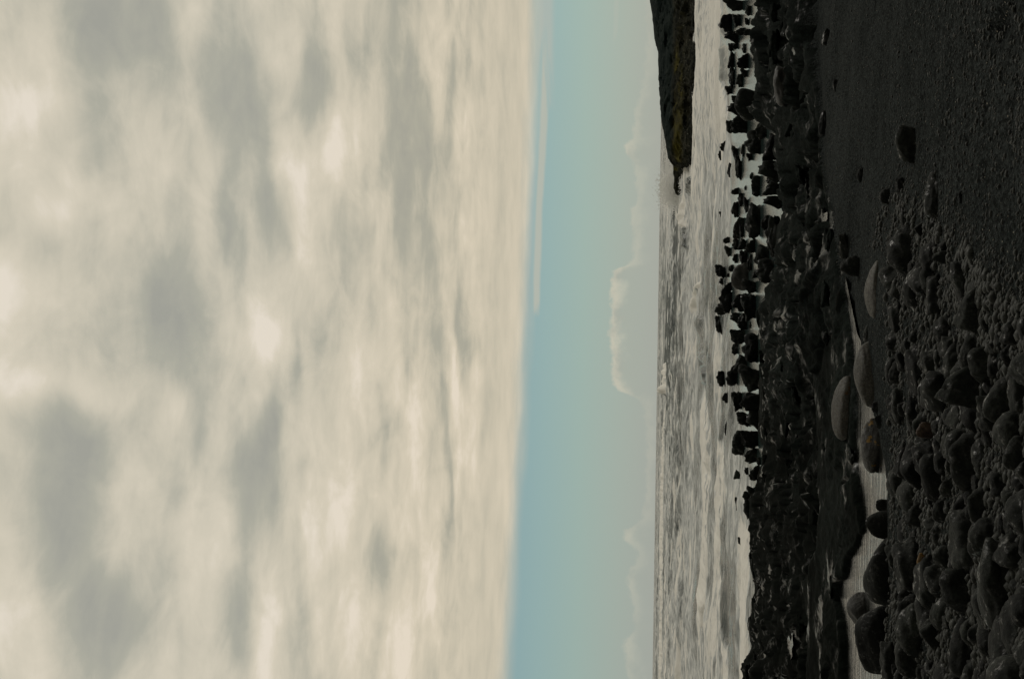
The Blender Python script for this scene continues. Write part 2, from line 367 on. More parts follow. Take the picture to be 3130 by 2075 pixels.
# sea: foam amount comes with the mesh, broken up by noise in metres
def water_mat(name, sea):
    m_, n, b = newmat(name)
    g = n.node('ShaderNodeNewGeometry').outputs['Position']
    a = n.node('ShaderNodeAttribute', attribute_name='foam').outputs['Fac']
    st = n.noise(n.vmath('MULTIPLY', g, (.10, .22, .3)), 1.0, 8, .68, .4)
    st2 = n.noise(n.vmath('MULTIPLY', g, (.55, 1.1, 1.)), 1.0, 6, .65, .3)
    st3 = n.noise(n.vmath('MULTIPLY', g, (1.6, 2.6, 1.)), 1.0, 5, .7, .2)
    f = n.math('ADD', n.math('MULTIPLY_ADD', st, .40, n.math('MULTIPLY_ADD', st2, .38, n.math('MULTIPLY', st3, .22))), n.math('SUBTRACT', a, .5))
    f = n.ss(f, .435, .645)
    if not sea: f = n.math('MULTIPLY', f, a)
    water = n.mix(n.ss(st, .35, .6), (.012, .024, .024, 1), (.030, .050, .047, 1)) if sea else n.mix(0.0, (.010, .011, .010, 1), (0, 0, 0, 1))
    foam = n.mix(n.ss(st2, .3, .7), (.38, .40, .395, 1), (.80, .82, .79, 1))
    ab = n.math('MULTIPLY_ADD', n.math('SUBTRACT', st2, .5), 1.1, n.math('MULTIPLY_ADD', n.math('SUBTRACT', st3, .5), .9, a))
    foam = n.mix(n.ss(ab, .66, .95), foam, (.88, .86, .79, 1))
    n.put(b.inputs['Base Color'], n.mix(f, water, foam))
    n.put(b.inputs['Roughness'], n.math('MAXIMUM', n.lin(f, 0, 1, .14 if sea else .05, .8), n.lin(n.sep(g)[1], 90, 350, .05, .55)))
    n.put(b.inputs['Specular IOR Level'], n.lin(n.sep(g)[1], 90, 400, .5, .3))
    b.inputs['IOR'].default_value = 1.33
    rip = n.noise(n.vmath('MULTIPLY', g, (1.2, 2.6, 1) if sea else (.5, 2.2, 1)), 1.6 if sea else 4.0, 5, .62, .6)
    calm = n.node('ShaderNodeAttribute', attribute_name='calm').outputs['Fac']
    k = n.node('ShaderNodeBump'); k.inputs['Distance'].default_value = .12 if sea else .035
    n.put(k.inputs['Strength'], n.lin(calm, 0, 1, .9, .10) if sea else .4)
    n.put(k.inputs['Height'], n.math('MULTIPLY_ADD', f, .5, rip)); n.l.new(k.outputs[0], b.inputs['Normal'])
    return m_
M_sea = water_mat('sea_water', True)
M_pool = water_mat('pool_water', False)

# ------------------------------------------------------------------ the shore's levels
def zs(y): return np.interp(y, [0, 7, 16, 20, 24, 30, 60], [2.7, 2.3, 1.60, 1.50, 1.42, 1.3, .2])
def solve(u, v, dz=0.0):                   # photo pixel -> point on the sand
    p = at(u, v, 1.6)
    for _ in range(30):
        p = at(u, v, float(zs(p[1])) + dz)
    return p
def table(lst, z=None, dz=0.0):
    rows = []
    for v, u in lst:
        p = at(u, v, z) if z is not None else solve(u, v, dz)
        rows.append((p[0] / p[1], p[1]))
    rows.sort(); return np.array(rows).T
SHORE = [(-500, 2330), (0, 2312), (33, 2308), (60, 2303), (86, 2301), (100, 2290), (160, 2287), (205, 2295), (245, 2300), (300, 2305), (365, 2320), (411, 2376), (470, 2386), (520, 2396), (546, 2413), (593, 2393), (640, 2391), (700, 2372), (762, 2356), (790, 2372), (812, 2381), (840, 2368),
         (865, 2355), (911, 2333), (941, 2319), (997, 2315), (1033, 2322), (1100, 2322), (1166, 2319), (1232, 2326), (1318, 2319), (1365, 2333), (1418, 2331), (1444, 2319), (1497, 2308), (1520, 2291), (1588, 2290), (1697, 2288), (1750, 2296), (1809, 2306), (1869, 2294), (1904, 2281), (1940, 2288), (1974, 2297), (2027, 2276), (2051, 2273), (2600, 2262)]
FRONT = [(-500, 2450), (0, 2457), (170, 2466), (300, 2478), (400, 2488), (500, 2496), (560, 2506), (640, 2532), (700, 2545), (790, 2556), (830, 2564), (900, 2574), (960, 2587), (1020, 2596), (1100, 2604), (1200, 2609), (1300, 2612), (1400, 2616),
         (1480, 2622), (1560, 2634), (1620, 2634), (1660, 2618), (1700, 2600), (1735, 2592), (1762, 2590), (1780, 2559), (1830, 2560), (1870, 2570), (1900, 2576), (2000, 2583), (2075, 2586), (2600, 2590)]
POOLN = [(760, 2560), (790, 2563), (830, 2578), (900, 2591), (960, 2604), (1020, 2616), (1100, 2650), (1200, 2680), (1300, 2690), (1400, 2705), (1480, 2712), (1640, 2715), (1760, 2725), (1900, 2745), (2075, 2745), (2600, 2740)]
POOLZ = 1.57
sh_a, sh_y = table([(v, u + 11 + (12 if v < 900 else 0)) for v, u in SHORE], 0.02)
fr_a, fr_y = table(FRONT, 1.60)
pn_a, pn_y = table(POOLN, POOLZ)
A = np.concatenate([np.linspace(-1.3, -.33, 40)[:-1], np.linspace(-.33, .33, 760), np.linspace(.33, 1.3, 40)[1:]])
T = np.concatenate([np.linspace(1.1, .30, 14)[:-1], np.linspace(.30, .052, 640)])   # drop below eye level per metre of distance at z 2..0
def ground_y(t):                           # rows spaced evenly as seen from eye height
    return (HC - 2.0) / t * 0 + np.interp(t, TT, YY)
ytab = np.linspace(1.5, 92, 3000); ztab = np.interp(ytab, [0, 7, 16, 24, 50, 56, 92], [2.7, 2.3, 1.6, 1.5, .1, 0, 0])
tt = (HC - ztab) / ytab; TT = tt[::-1]; YY = ytab[::-1]
Y = np.interp(T, TT, YY)
AA, YG = np.meshgrid(A, Y); XG = AA * YG
def ground_h(XG, YG):
    AA = XG / YG
    ysh = np.interp(AA, sh_a, sh_y) + fbm(XG * 1.1, YG * .5, 4, 5) * 1.8
    yfr = np.interp(AA, fr_a, fr_y) + fbm(XG * 1.7, YG * 1.7, 4, 9) * .30
    ypn = np.interp(AA, pn_a, pn_y, left=pn_y[0])
    sand = zs(YG) + fbm(XG * .5, YG * .5, 4, 21) * .10 + fbm(XG * 3, YG * 3, 3, 23) * .018 * smooth(YG, 24, 17)
    inpool = smooth(ypn + .1 - YG, .6, 0) * 1.0
    inpool = smooth(YG, ypn - .5, ypn + .1) * smooth(AA, .062, .050)
    sand = sand * (1 - inpool) + (POOLZ - .035 - .13 * smooth(AA, -.03, -.12) + fbm(XG * 2.2, YG * 2.2, 4, 31) * .15) * inpool
    s = np.clip((ysh - YG) / np.maximum(ysh - yfr, .5), 0, 1)
    ledge = .05 + 1.55 * s ** 1.1
    # long folds of the flow running obliquely towards the pool
    cx = XG * .80 + YG * .33; cyy = -XG * .45 + YG * .30
    rr = ridge(cx * .55 + fbm(XG * .4, YG * .2, 3, 3) * 1.6, cyy * .22, 3, 41)
    body = rr * .085 + fbm(XG * .30, YG * .13, 3, 51) * .55 + fbm(XG * 1.6, YG * .9, 4, 61) * .06
    wv, wd = worley(XG * .62 + fbm(XG * .8, YG * .5, 2, 71) * .5, YG * .26, 81)
    right = smooth(AA, .085, .13)
    body = body + (wv - .5) * (.13 + .22 * right) * smooth(wd, 0, .10) - .06 * smooth(wd, .06, 0)
    wv2, wd2 = worley(XG * 2.3, YG * 1.3, 91)
    body = body + (wv2 - .5) * .03
    wv3, wd3 = worley(XG * 1.2 + fbm(XG * 2, YG, 2, 73) * .4, YG * .6, 95)
    body = body + (wv3 - .5) * .20 - .10 * smooth(wd3, .10, 0) + fbm(XG * 4.5, YG * 3.2, 4, 66) * .10
    env = smooth(ysh - YG, 0, 12) * smooth(YG - yfr, -.2, 1.5)
    ledge = ledge + body * (.06 + .94 * env) + .10 * smooth(YG - yfr, 0, .7)
    ledge = np.where((YG - yfr < 4) & (AA < .06), np.maximum(ledge, POOLZ + .07 + fbm(XG * 3, YG * 2, 3, 67) * .06), ledge)
    inl = smooth(YG, yfr - .12, yfr + .12)
    h = sand * (1 - inl) + ledge * inl
    out = smooth(YG, ysh - .05, ysh + .6)
    h = h * (1 - out) + (-.45 + fbm(XG * .8, YG * .4, 3, 14) * .25) * out
    return h, inl
# explicit humps and hollows read off the photograph (u, v, ru, rv, height) at the ledge
HUMPS = [(2385, 1080, 12, 90, .16), (2420, 1160, 10, 80, .14), (2500, 1120, 16, 60, .14), (2395, 1240, 12, 60, -.12), (2350, 1530, 10, 70, .14), (2400, 1640, 12, 50, .16), (2470, 1740, 14, 50, .14), (2360, 1760, 12, 80, .15), (2420, 1830, 12, 60, -.12), (2385, 1950, 12, 60, .15), (2480, 2000, 16, 60, .15), (2540, 1560, 10, 40, .12), (2470, 1330, 16, 70, .15), (2450, 980, 16, 60, .18), (2530, 900, 14, 60, .14), (2400, 700, 14, 60, .18), (2590, 1745, 22, 40, .16), (2530, 1690, 26, 60, .16), (2430, 1560, 30, 60, .16), (2480, 1600, 30, 70, -.10), (2470, 1470, 26, 80, .10), (2450, 780, 60, 50, .16), (2400, 870, 40, 60, .14),
         (2500, 600, 12, 60, -.12), (2515, 690, 14, 50, -.14), (2412, 1975, 10, 55, -.14), (2350, 300, 30, 60, .25), (2345, 470, 20, 60, .22), (2420, 120, 30, 70, .2), (2560, 1850, 10, 60, .10), (2500, 1900, 26, 70, .1)]
def humps(X, Yv, H):
    for u, v, ru, rv, hh in HUMPS:
        p = at(u, v, .8); k = p[1]
        du = ru / F * k * k / 3.2; dv = rv / F * k
        H = H + hh * np.exp(-(((X - p[0]) / dv) ** 2 + ((Yv - p[1]) / du) ** 2))
    return H
HG, INL = ground_h(XG, YG)
HG = humps(XG, YG, HG)
# foot-worn dimples in the damp sand
for (u, v, ru, rv, dd) in [(2530, 118, 9, 26, .05), (2548, 255, 9, 24, .05), (2518, 385, 10, 40, .06), (2615, 540, 12, 22, .05), (2770, 130, 16, 40, .04), (3040, 90, 30, 50, .07)]:
    p = solve(u, v); q = solve(u + ru, v)
    HG -= dd * np.exp(-(((XG - p[0]) / (rv / F * p[1])) ** 2 + ((YG - p[1]) / max(.12, abs(q[1] - p[1]))) ** 2) ** 2)
V = np.stack([XG.ravel(), YG.ravel(), HG.ravel()], 1)
fc_ = fixup(gridfaces(*XG.shape), V)
fl = INL.ravel()[fc_].mean(1) > .5
def sub(name, mask, mat):
    f_ = fc_[mask]; used, inv = np.unique(f_, return_inverse=True)
    return mesh_obj(name, V[used], inv.reshape(f_.shape), mat)
tag(sub('beach', ~fl, M_sand), kind='structure')
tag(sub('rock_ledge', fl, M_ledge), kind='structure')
# the land behind the photographer, one plain sheet
gx, gy = np.meshgrid(np.linspace(-60, 60, 60), np.linspace(-60, 1.6, 40))
gz = 2.66 + fbm(gx * .2, gy * .2, 3, 2) * .1 * smooth(gy, 1.6, -2)
Vb = np.stack([gx.ravel(), gy.ravel(), gz.ravel()], 1)
tag(mesh_obj('ground', Vb, fixup(gridfaces(*gx.shape), Vb), M_sand), kind='structure')

# ------------------------------------------------------------------ sea
As = np.concatenate([-np.geomspace(3.0, .34, 60)[:-1], np.linspace(-.34, .34, 900), np.geomspace(.34, 3.0, 60)[1:]])
Ts = np.concatenate([np.linspace(.16, .115, 12)[:-1], np.linspace(.115, .025, 460)[:-1], np.linspace(.025, .0030, 330)[:-1], np.geomspace(.0030, .00014, 40)])
SA, SY = np.meshgrid(As, HC / Ts); SX = SA * SY
pu, pv = proj(SX, SY, np.zeros_like(SX))
front_surf = np.interp(SA, *(lambda t: (t[0], t[1]))(table([(-500, 2215), (0, 2213), (150, 2205), (300, 2225), (420, 2235), (520, 2250), (700, 2240), (900, 2225), (1050, 2245), (1200, 2265), (1350, 2285), (1500, 2320), (2600, 2340)], 0.0)))
calm = smooth(SY, front_surf + 6, front_surf - 3)
dist_f = smooth(SY, 900, 300)
damp = (1 - calm)
def waves(x, y):
    s = np.zeros_like(x)
    for lam, amp, ang, sd in ((14, .16, .10, 1), (8.5, .10, -.16, 2), (23, .15, .04, 3), (5.2, .06, .3, 4)):
        ph = (x * math.sin(ang) + y * math.cos(ang)) * 6.283 / lam + fbm(x * .05, y * .05, 3, 100 + sd) * 9
        w = np.sin(ph); s = s + amp * (w + .35 * (1 - np.cos(2 * ph)) * .5) * (.45 + 1.1 * (fbm(x * .03, y * .03, 2, 200 + sd) + .5))
    return s
far_amp = np.clip(SY / 120, .6, 1.6)
SZ = waves(SX, SY) * damp * dist_f * far_amp * .85
SZ += (fbm(SX * .30, SY * .45, 4, 300) * .30) * damp * dist_f
SZ += fbm(SX * .02, SY * .02, 3, 310) * .8 * smooth(SY, 250, 500) * smooth(SY, 2500, 900)
foam = np.full_like(SX, .0)
def fo(u, v, su, sv, amp):
    global foam
    foam = foam + amp * np.exp(-(((pu - u) / su) ** 2 + ((pv - v) / sv) ** 2))
hor = 2009.5 - TILT * (pv - VC)
du = pu - hor
foam += np.interp(du, [0, 10, 25, 40, 90, 130, 170, 230, 330], [.14, .13, .16, .16, .13, .15, .20, .23, .20])
foam += .22 * smooth(pv, 850, 450) * smooth(du, 70, 120)          # the bay right of centre is one sheet of old foam
foam += fbm(SX * .02, SY * .012, 4, 400) * .30
fo(2040, 590, 16, 50, .45); fo(2050, 1050, 30, 300, -.10); fo(2085, 1200, 10, 500, -.06); fo(2060, 1700, 8, 300, -.10); fo(2075, 800, 8, 250, -.1)
fo(2240, 1920, 16, 110, -.30); fo(2200, 950, 6, 200, -.25); fo(2168, 900, 6, 60, -.3); fo(2175, 1080, 5, 60, -.3); fo(2135, 1800, 7, 120, -.25)
fo(2270, 1780, 12, 260, .30); fo(2205, 60, 22, 160, .25); fo(2205, 330, 20, 120, .2); fo(2168, 1950, 18, 140, .15); fo(2250, 1560, 14, 90, .1)
def breaker(pts, h, wf, wb, f_top, f_back, seed, irr=.35):
    """a ridge of water along pts (u, v of its foot); steep towards the shore"""
    global SZ, foam
    q = []
    for u, v in pts:
        p = at(u, v, 0.0); q.append((p[0] / p[1], p[1]))
    q = np.array(sorted(q)); a0, a1 = q[0, 0], q[-1, 0]; L = a1 - a0
    yc = np.interp(SA, q[:, 0], q[:, 1]) + fbm(SX * .25, SX * 0 + seed, 3, seed) * wf * .8
    w = smooth(SA, a0, a0 + L * .16) * smooth(SA, a1, a1 - L * .16)
    hh = h * w * (1 + irr * 2 * fbm(SX * .5, SX * 0 + 3 * seed, 4, seed + 5))
    d = SY - yc
    d = d + fbm(SX * .9, SY * .9, 3, seed + 2) * wf * .9
    prof = np.where(d < 0, np.exp(-(d / wf) ** 2), np.exp(-(d / wb) ** 2))
    SZ = SZ * (1 - .7 * prof * w) + hh * prof
    foam = foam + w * (1 + 1.1 * fbm(SX * .35, SY * .35, 4, seed + 8) + 1.0 * fbm(SX * 1.6, SY * 1.3, 4, seed + 6)) * (f_top * prof * (1 + .8 * fbm(SX * 1.2, SY * 1.2, 3, seed + 9)) + f_back * np.exp(-((d - wb) / (wb * 1.3)) ** 2))
hu = lambda v, d: (2009.5 - TILT * (v - VC) + d, v)
breaker([hu(1205, 30), hu(1500, 28), hu(1800, 31), hu(2000, 31), hu(2200, 31)], 1.6, 12, 16, 1.5, .3, 3, .22)
breaker([hu(1105, 29), hu(1150, 29), hu(1212, 29)], 3.4, 11, 16, 1.6, .3, 7, .5)
breaker([(2100, 610), (2101, 655), (2102, 700)], 1.25, 4, 7, .9, .1, 11)
breaker([(2101, 685), (2101, 715), (2103, 765)], 1.0, 4, 8, -.45, -.15, 13, .2)
breaker([(2108, 440), (2107, 480), (2103, 560), (2100, 640)], .6, 3, 5, .8, .1, 17)
breaker([(2119, 535), (2117, 565), (2111, 600)], .85, 3, 5, -.7, -.1, 19, .1)
breaker([(2150, 860), (2136, 900), (2126, 965)], .55, 2.2, 4, .9, .2, 23, .5)
breaker([(2148, 950), (2150, 1000), (2150, 1060), (2160, 1120)], .5, 4, 6, -.10, -.05, 29, .3)
breaker([(2160, 1110), (2165, 1140), (2166, 1180)], .45, 2.5, 4, -.3, .1, 31, .3)
breaker([(2163, 1160), (2166, 1250), (2172, 1400), (2168, 1600), (2160, 1800), (2150, 1990)], .36, 2.4, 7, .45, .33, 37, .8)
breaker([(2210, 1330), (2222, 1420), (2222, 1500), (2205, 1600), (2200, 1700)], .24, 2.0, 5, .45, .30, 41, .8)
breaker([(2196, 1560), (2203, 1700), (2215, 1850), (2228, 1980), (2235, 2150)], .20, 1.6, 4, .42, .28, 43, 1.0)
breaker([(2280, 1560), (2285, 1700), (2286, 1850), (2290, 1950), (2290, 2200)], .13, 1.2, 3, .42, .28, 47, 1.0)
breaker([(2216, 130), (2216, 190), (2214, 260)], .42, 1.5, 3, -.35, .1, 53, .2)
breaker([(2208, -150), (2214, 0), (2222, 60), (2216, 140)], .3, 1.5, 4, .6, .4, 59, .6)
breaker([(2215, 235), (2222, 300), (2226, 380)], .25, 1.5, 4, .5, .35, 61, .6)
foam += .42 * smooth(fbm(SX * .11, SY * .30, 4, 700), .20, .42) * smooth(SY, 70, 90)
foam = foam * (1 - .9 * calm) - .55 * calm
# lines of froth where surf drains in behind the belt of rocks
foam += .30 * calm * smooth(SY, front_surf - 12, front_surf - 2) * 1.0
SZ[SY > 3000] = 0
V2 = np.stack([SX.ravel(), SY.ravel(), SZ.ravel()], 1)
sea = tag(mesh_obj('sea', V2, fixup(gridfaces(*SX.shape), V2), M_sea), kind='structure')
attr(sea, 'foam', np.clip(foam + .42, -.2, 1.4)); attr(sea, 'calm', calm)

# upper tide pools (left stream, puddle by the sand, slit in the ledge)
def sheet(name, poly, z, foamv=0.0):
    """a level sheet of water cut to the hollow it lies in"""
    P = [at(u, v, z) for u, v in poly]
    bm = bmesh.new(); vs = [bm.verts.new((p[0], p[1], z)) for p in P]
    f = bm.faces.new(vs)
    if f.normal.z < 0: f.normal_flip()
    bmesh.ops.triangulate(bm, faces=bm.faces[:])
    me = bpy.data.meshes.new(name); bm.to_mesh(me); bm.free(); me.materials.append(M_pool)
    o = bpy.data.objects.new(name, me); scene.collection.objects.link(o)
    attr(o, 'foam', np.full(len(me.vertices), foamv)); attr(o, 'calm', np.ones(len(me.vertices)))
    return tag(o, kind='structure')
sheet('tide_pool', [(2549, 770), (2545, 2700), (2760, 2700), (2750, 1900), (2725, 1600), (2712, 1400), (2660, 1100), (2620, 1020), (2585, 850)], POOLZ)
def local_h(x, y):
    h, _ = ground_h(np.array([[float(x)]]), np.array([[float(y)]])); return float(humps(np.array([[float(x)]]), np.array([[float(y)]]), h)[0, 0])

def puddle(u0, u1, v0, v1, lift, z=None):
    uc, vc = (u0 + u1) / 2, (v0 + v1) / 2; p = at(uc, vc, 1.4)
    if z is None:
        for _ in range(14): p = at(uc, vc, local_h(p[0], p[1]))
        z = p[2] + lift
    rs = np.random.RandomState(int(v0)); pts = []
    for k in range(14):
        t = k / 14 * 6.283; q = 1 + rs.uniform(-.5, .3)
        pts.append((uc + (u1 - u0) / 2 * math.cos(t) * q, vc + (v1 - v0) / 2 * math.sin(t) * q))
    sheet('puddle', pts, z, .0)
puddle(2494, 2526, 632, 705, .025); puddle(2516, 2542, 690, 738, .02); puddle(2402, 2424, 1932, 2008, .012)

# ------------------------------------------------------------------ rocks
def ico(sub):
    bm = bmesh.new(); bmesh.ops.create_icosphere(bm, subdivisions=sub, radius=1.0)
    v = np.array([x.co[:] for x in bm.verts]); f = np.array([[q.index for q in x.verts] for x in bm.faces]); bm.free(); return v, f
ICO4, ICO5 = ico(4), ico(5)
def n3(p, s, seed):
    return (fbm(p[:, 0] * s + 11, p[:, 1] * s + p[:, 2] * s * .7, 4, seed) + fbm(p[:, 2] * s + 5, p[:, 0] * s - p[:, 1] * s * .6, 4, seed + 50)) * .5
def rock_shape(seed, sharp, flat=.35, rough=.10, base=ICO4):
    """a stone inside the unit box, z 0..1 above its bed and a skirt below"""
    rs = np.random.RandomState(seed); v, f = base; n = v
    k = int(9 + sharp * 5); dirs = rs.normal(size=(k, 3)); dirs /= np.linalg.norm(dirs, axis=1)[:, None]
    d = 1 - rs.uniform(0, .42 if sharp > .5 else .28, k)
    rr = np.full(len(v), 3.0 if sharp > .5 else 1.05)
    dot = n @ dirs.T
    cand = np.where(dot > .05, d[None, :] / np.maximum(dot, .05), 9.0)
    p = 26 if sharp > .9 else (13 if sharp > .5 else 9)
    allr = np.concatenate([cand, np.full((len(v), 1), 1.12)], 1)
    rr = (np.sum(allr ** (-float(p)), 1)) ** (-1.0 / p)
    P = n * rr[:, None]
    P = P * (1 + rough * 1.6 * n3(P, 1.4, seed)[:, None] + rough * .8 * n3(P, 3.6, seed + 7)[:, None] + rough * .35 * n3(P, 9, seed + 9)[:, None])
    lo, hi = P.min(0), P.max(0); P = (P - (lo + hi) / 2) / (hi - lo)
    P[:, 2] = (P[:, 2] + .5) * (1 + flat) - flat
    return P, f
PROTO = {}
def proto(kind, i):
    key = (kind, i)
    if key not in PROTO:
        if kind == 'sharp': P, f = rock_shape(100 + i, 1.0, .45, .42)
        elif kind == 'cob': P, f = rock_shape(300 + i, .2 if i % 3 else .6, .7, .20)
        else: P, f = rock_shape(500 + i, .1, .5, .05, ICO5)
        PROTO[key] = (P, f)
    return PROTO[key]
meshes = {}
def put_rock(name, kind, i, mat, loc, size, rz=0.0, tilt=(0, 0)):
    key = (kind, i, mat.name)
    if key not in meshes:
        P, f = proto(kind, i)
        o = mesh_obj(name, P, f, mat); meshes[key] = o.data
    else:
        o = bpy.data.objects.new(name, meshes[key]); scene.collection.objects.link(o)
    o.location = loc; o.scale = size; o.rotation_euler = (tilt[0], tilt[1], rz)
    return o
def box_rock(u0, u1, v0, v1, z, name, kind, i, mat, depth=.8, ground=None, rz=0.0, sink=0.0):
    """stand a stone on level z so that it spans the given extents of the photo"""
    p = at(u1, (v0 + v1) / 2, z) if ground is None else solve(u1, (v0 + v1) / 2)
    zz = z if ground is None else float(zs(p[1])) + fbm(np.array([p[0] * .5]), np.array([p[1] * .5]), 4, 21)[0] * .10
    w = (v1 - v0) / F * p[1]; d = w * depth
    slope = (HC - zz) / p[1]
    hgt = (u1 - u0) / F * p[1] - d * .45 * slope
    hgt = max(hgt, w * .16)
    s = (p[1] + d * .42) / p[1]
    return put_rock(name, kind, i, mat, (p[0] * s, p[1] * s, zz - sink), (w * WSC, d, hgt * HSC), rz)

Z1 = [(790,960,-20,110),(750,860,130,300),(870,940,130,260),(985,1035,50,150),(980,1015,165,240),(800,920,280,400),(900,975,255,330),(975,1040,270,330),(830,870,400,480),(870,915,390,460),(955,985,400,500),
 (825,880,475,640),(910,1010,490,640),(830,885,620,815),(940,1000,630,720),(900,960,680,810),(800,860,790,880),(760,800,870,920),(860,925,880,960),(830,950,940,1080),(900,1110,815,1115),(860,1000,1070,1230),(810,870,1110,1235),
 (1080,1180,1100,1290),(985,1125,1195,1430),(1150,1300,1230,1500),(755,830,1285,1400),(735,775,1390,1480),(860,915,1340,1480),(945,975,1325,1450),(995,1050,1410,1490),(820,865,1500,1640),(890,950,1430,1670),(1115,1310,1465,1690)]
Z2 = [(1025,1050,80,150),(1045,1120,110,220),(1045,1115,210,310),(975,990,200,250),(1175,1215,125,190),(1155,1290,160,300),(855,920,220,290),(915,960,270,400),(965,1010,300,460),(860,920,350,500),(745,775,440,495),(905,975,495,560),
 (985,1120,360,700),(1160,1320,290,420),(1130,1200,470,620),(875,930,540,700),(930,970,550,690),(780,835,675,740),(865,920,690,800),(920,990,690,800),(985,1075,690,830),(1170,1320,480,870),(795,855,755,860),(870,910,830,920),
 (935,1005,790,1030),(1070,1200,745,975),(710,795,930,1060),(745,790,1050,1130),(830,870,930,1000),(815,835,1010,1050),(865,1010,910,1170),(1000,1045,830,1000),(1085,1245,870,1110),(1050,1090,975,1060),(790,860,1085,1180),(745,860,1150,1380),
 (960,1080,1060,1200),(870,1010,1195,1370),(950,1080,1200,1460),(705,800,1290,1400),(710,780,1400,1580),(850,930,1365,1480),(915,1000,1370,1540),(1020,1035,1460,1520)]
Z3 = [(850,980,20,160),(860,915,130,260),(960,1100,50,330),(880,1000,250,420),(810,905,330,550),(720,790,400,550),(930,1110,340,600),(775,835,600,700),(860,950,590,780),(940,1130,600,780),(910,1020,780,920),(1000,1130,750,950),
 (795,840,840,1015),(870,985,950,1190),(950,1100,950,1120),(980,1090,1110,1260),(1085,1125,1195,1270),(880,920,1310,1400),(1020,1110,1260,1420),(975,1010,1290,1360),(1000,1070,1460,1568),(930,950,1400,1470)]
Z4 = [(840,875,50,170),(905,955,0,80),(865,885,400,470),(915,960,60,250)]
WSC, HSC = 1.0, 1.08
belt = []
for zl, vo, sc in ((Z1, 0, 3.015), (Z2, 500, 3.015), (Z3, 1000, 3.015), (Z4, 1500, 2.845)):
    for x0, x1, y0, y1 in zl: belt.append([1950 + x0 / sc, 1950 + x1 / sc, vo + y0 / sc, vo + y1 / sc])
special = {20: 'huge', 56: None}
ORD = ['first', 'second', 'third', 'fourth', 'fifth', 'sixth', 'seventh', 'eighth', 'ninth', 'tenth', 'eleventh', 'twelfth', 'thirteenth', 'fourteenth', 'fifteenth', 'sixteenth', 'seventeenth', 'eighteenth', 'nineteenth', 'twentieth', 'twenty-first', 'twenty-second', 'twenty-third', 'twenty-fourth', 'twenty-fifth']
zones = [(-99, 130, 'at the photo top'), (130, 270, 'beside the upper foam'), (270, 400, 'beside the huge domed boulder'), (400, 520, 'level with the tip of the headland'), (520, 640, 'in the wide bright pool'),
         (640, 740, 'around the long black slab'), (740, 840, 'in the crowded middle'), (840, 960, 'near the big wedge rocks'), (960, 1100, 'above the lone surf rock'), (1100, 1240, 'in the solid black pile'), (1240, 1400, 'where the belt joins the ledge'), (1400, 9999, 'at the lower belt end')]
cells = {}
for k, (u0, u1, v0, v1) in enumerate(belt):
    w, h = v1 - v0, u1 - u0; vc = (v0 + v1) / 2
    size = 'big' if w * h > 2600 else ('medium' if w * h > 700 else 'small')
    shp = 'tall' if h > w * .85 else ('low' if h > w * .42 else 'long flat')
    row = 'in the surf' if u1 < 2232 else ('mid belt' if u1 < 2272 else 'shoreward')
    z_ = next(z[2] for z in zones if z[0] <= vc < z[1])
    cells.setdefault((size, shp, row, z_), []).append((vc, k))
blabel = {}
for (size, shp, row, z_), lst in cells.items():
    lst.sort()
    for j, (_, k) in enumerate(lst):
        blabel[k] = f"{size} {shp} black rock {row} {z_}" + ('' if len(lst) == 1 else f", {ORD[j]} down")
for k, (u0, u1, v0, v1) in enumerate(belt):
    mat = M_belt; kind = 'sharp'; i = k % 14
    if k == 20: kind, i, mat = 'big', 0, M_belt; blabel[k] = 'huge domed black boulder bulging into the pools from the ledge'
    if k == 34 + 30: kind, i, mat = 'cob', 2, M_grey; blabel[k] = 'smooth mid-grey sloping boulder, palest of the rock belt'
    if k == 34 + 12: i = 3; blabel[k] = 'long black slab rising from the bright pool, longest of the belt'
    o = box_rock(u0, u1 + 2, v0, v1, 0.0, 'sea_rock', kind, i, mat, .75, sink=.02)
    tag(o, blabel[k], 'rock', 'black rocks standing in the tidal pools and surf')

# ledge boulders (angular blocks lying on the right-hand ledge)
LB = [(2325, 2372, 90, 200, 'flat faced black block on the ledge near the top of the photo'), (2335, 2398, 205, 330, 'smooth oval grey boulder lying on the ledge below the huge domed boulder'), (2400, 2452, 230, 330, 'pointed slab on the ledge at the edge of the sand'),
      (2385, 2462, 330, 480, 'broad wedge of ledge rock against the black sand'), (2345, 2400, 340, 430, 'cracked black block wedged behind the broad wedge of ledge rock'), (2425, 2480, 500, 620, 'long low block on the ledge beside the glittering puddle'), (2330, 2372, 5, 90, 'low black block cut by the top of the photo')]
for j, (u0, u1, v0, v1, lab) in enumerate(LB):
    p = at(u1, (v0 + v1) / 2, .9)
    for _ in range(12): p = at(u1, (v0 + v1) / 2, local_h(p[0], p[1]))
    z = p[2]; w = (v1 - v0) / F * p[1]; d = w * .9
    hgt = max(.22 * w, ((u1 - u0) / F * p[1] - d * .06) * .75)
    s = (p[1] + d * .3) / p[1]
    tag(put_rock('ledge_block', 'sharp' if j != 1 else 'cob', (j * 3 + 1) % 14 if j != 1 else 4, M_ledge if j != 1 else M_grey, (p[0] * s, p[1] * s, z - .06), (w, d, hgt), 0), lab, 'rock', 'blocks lying on the rock ledge')

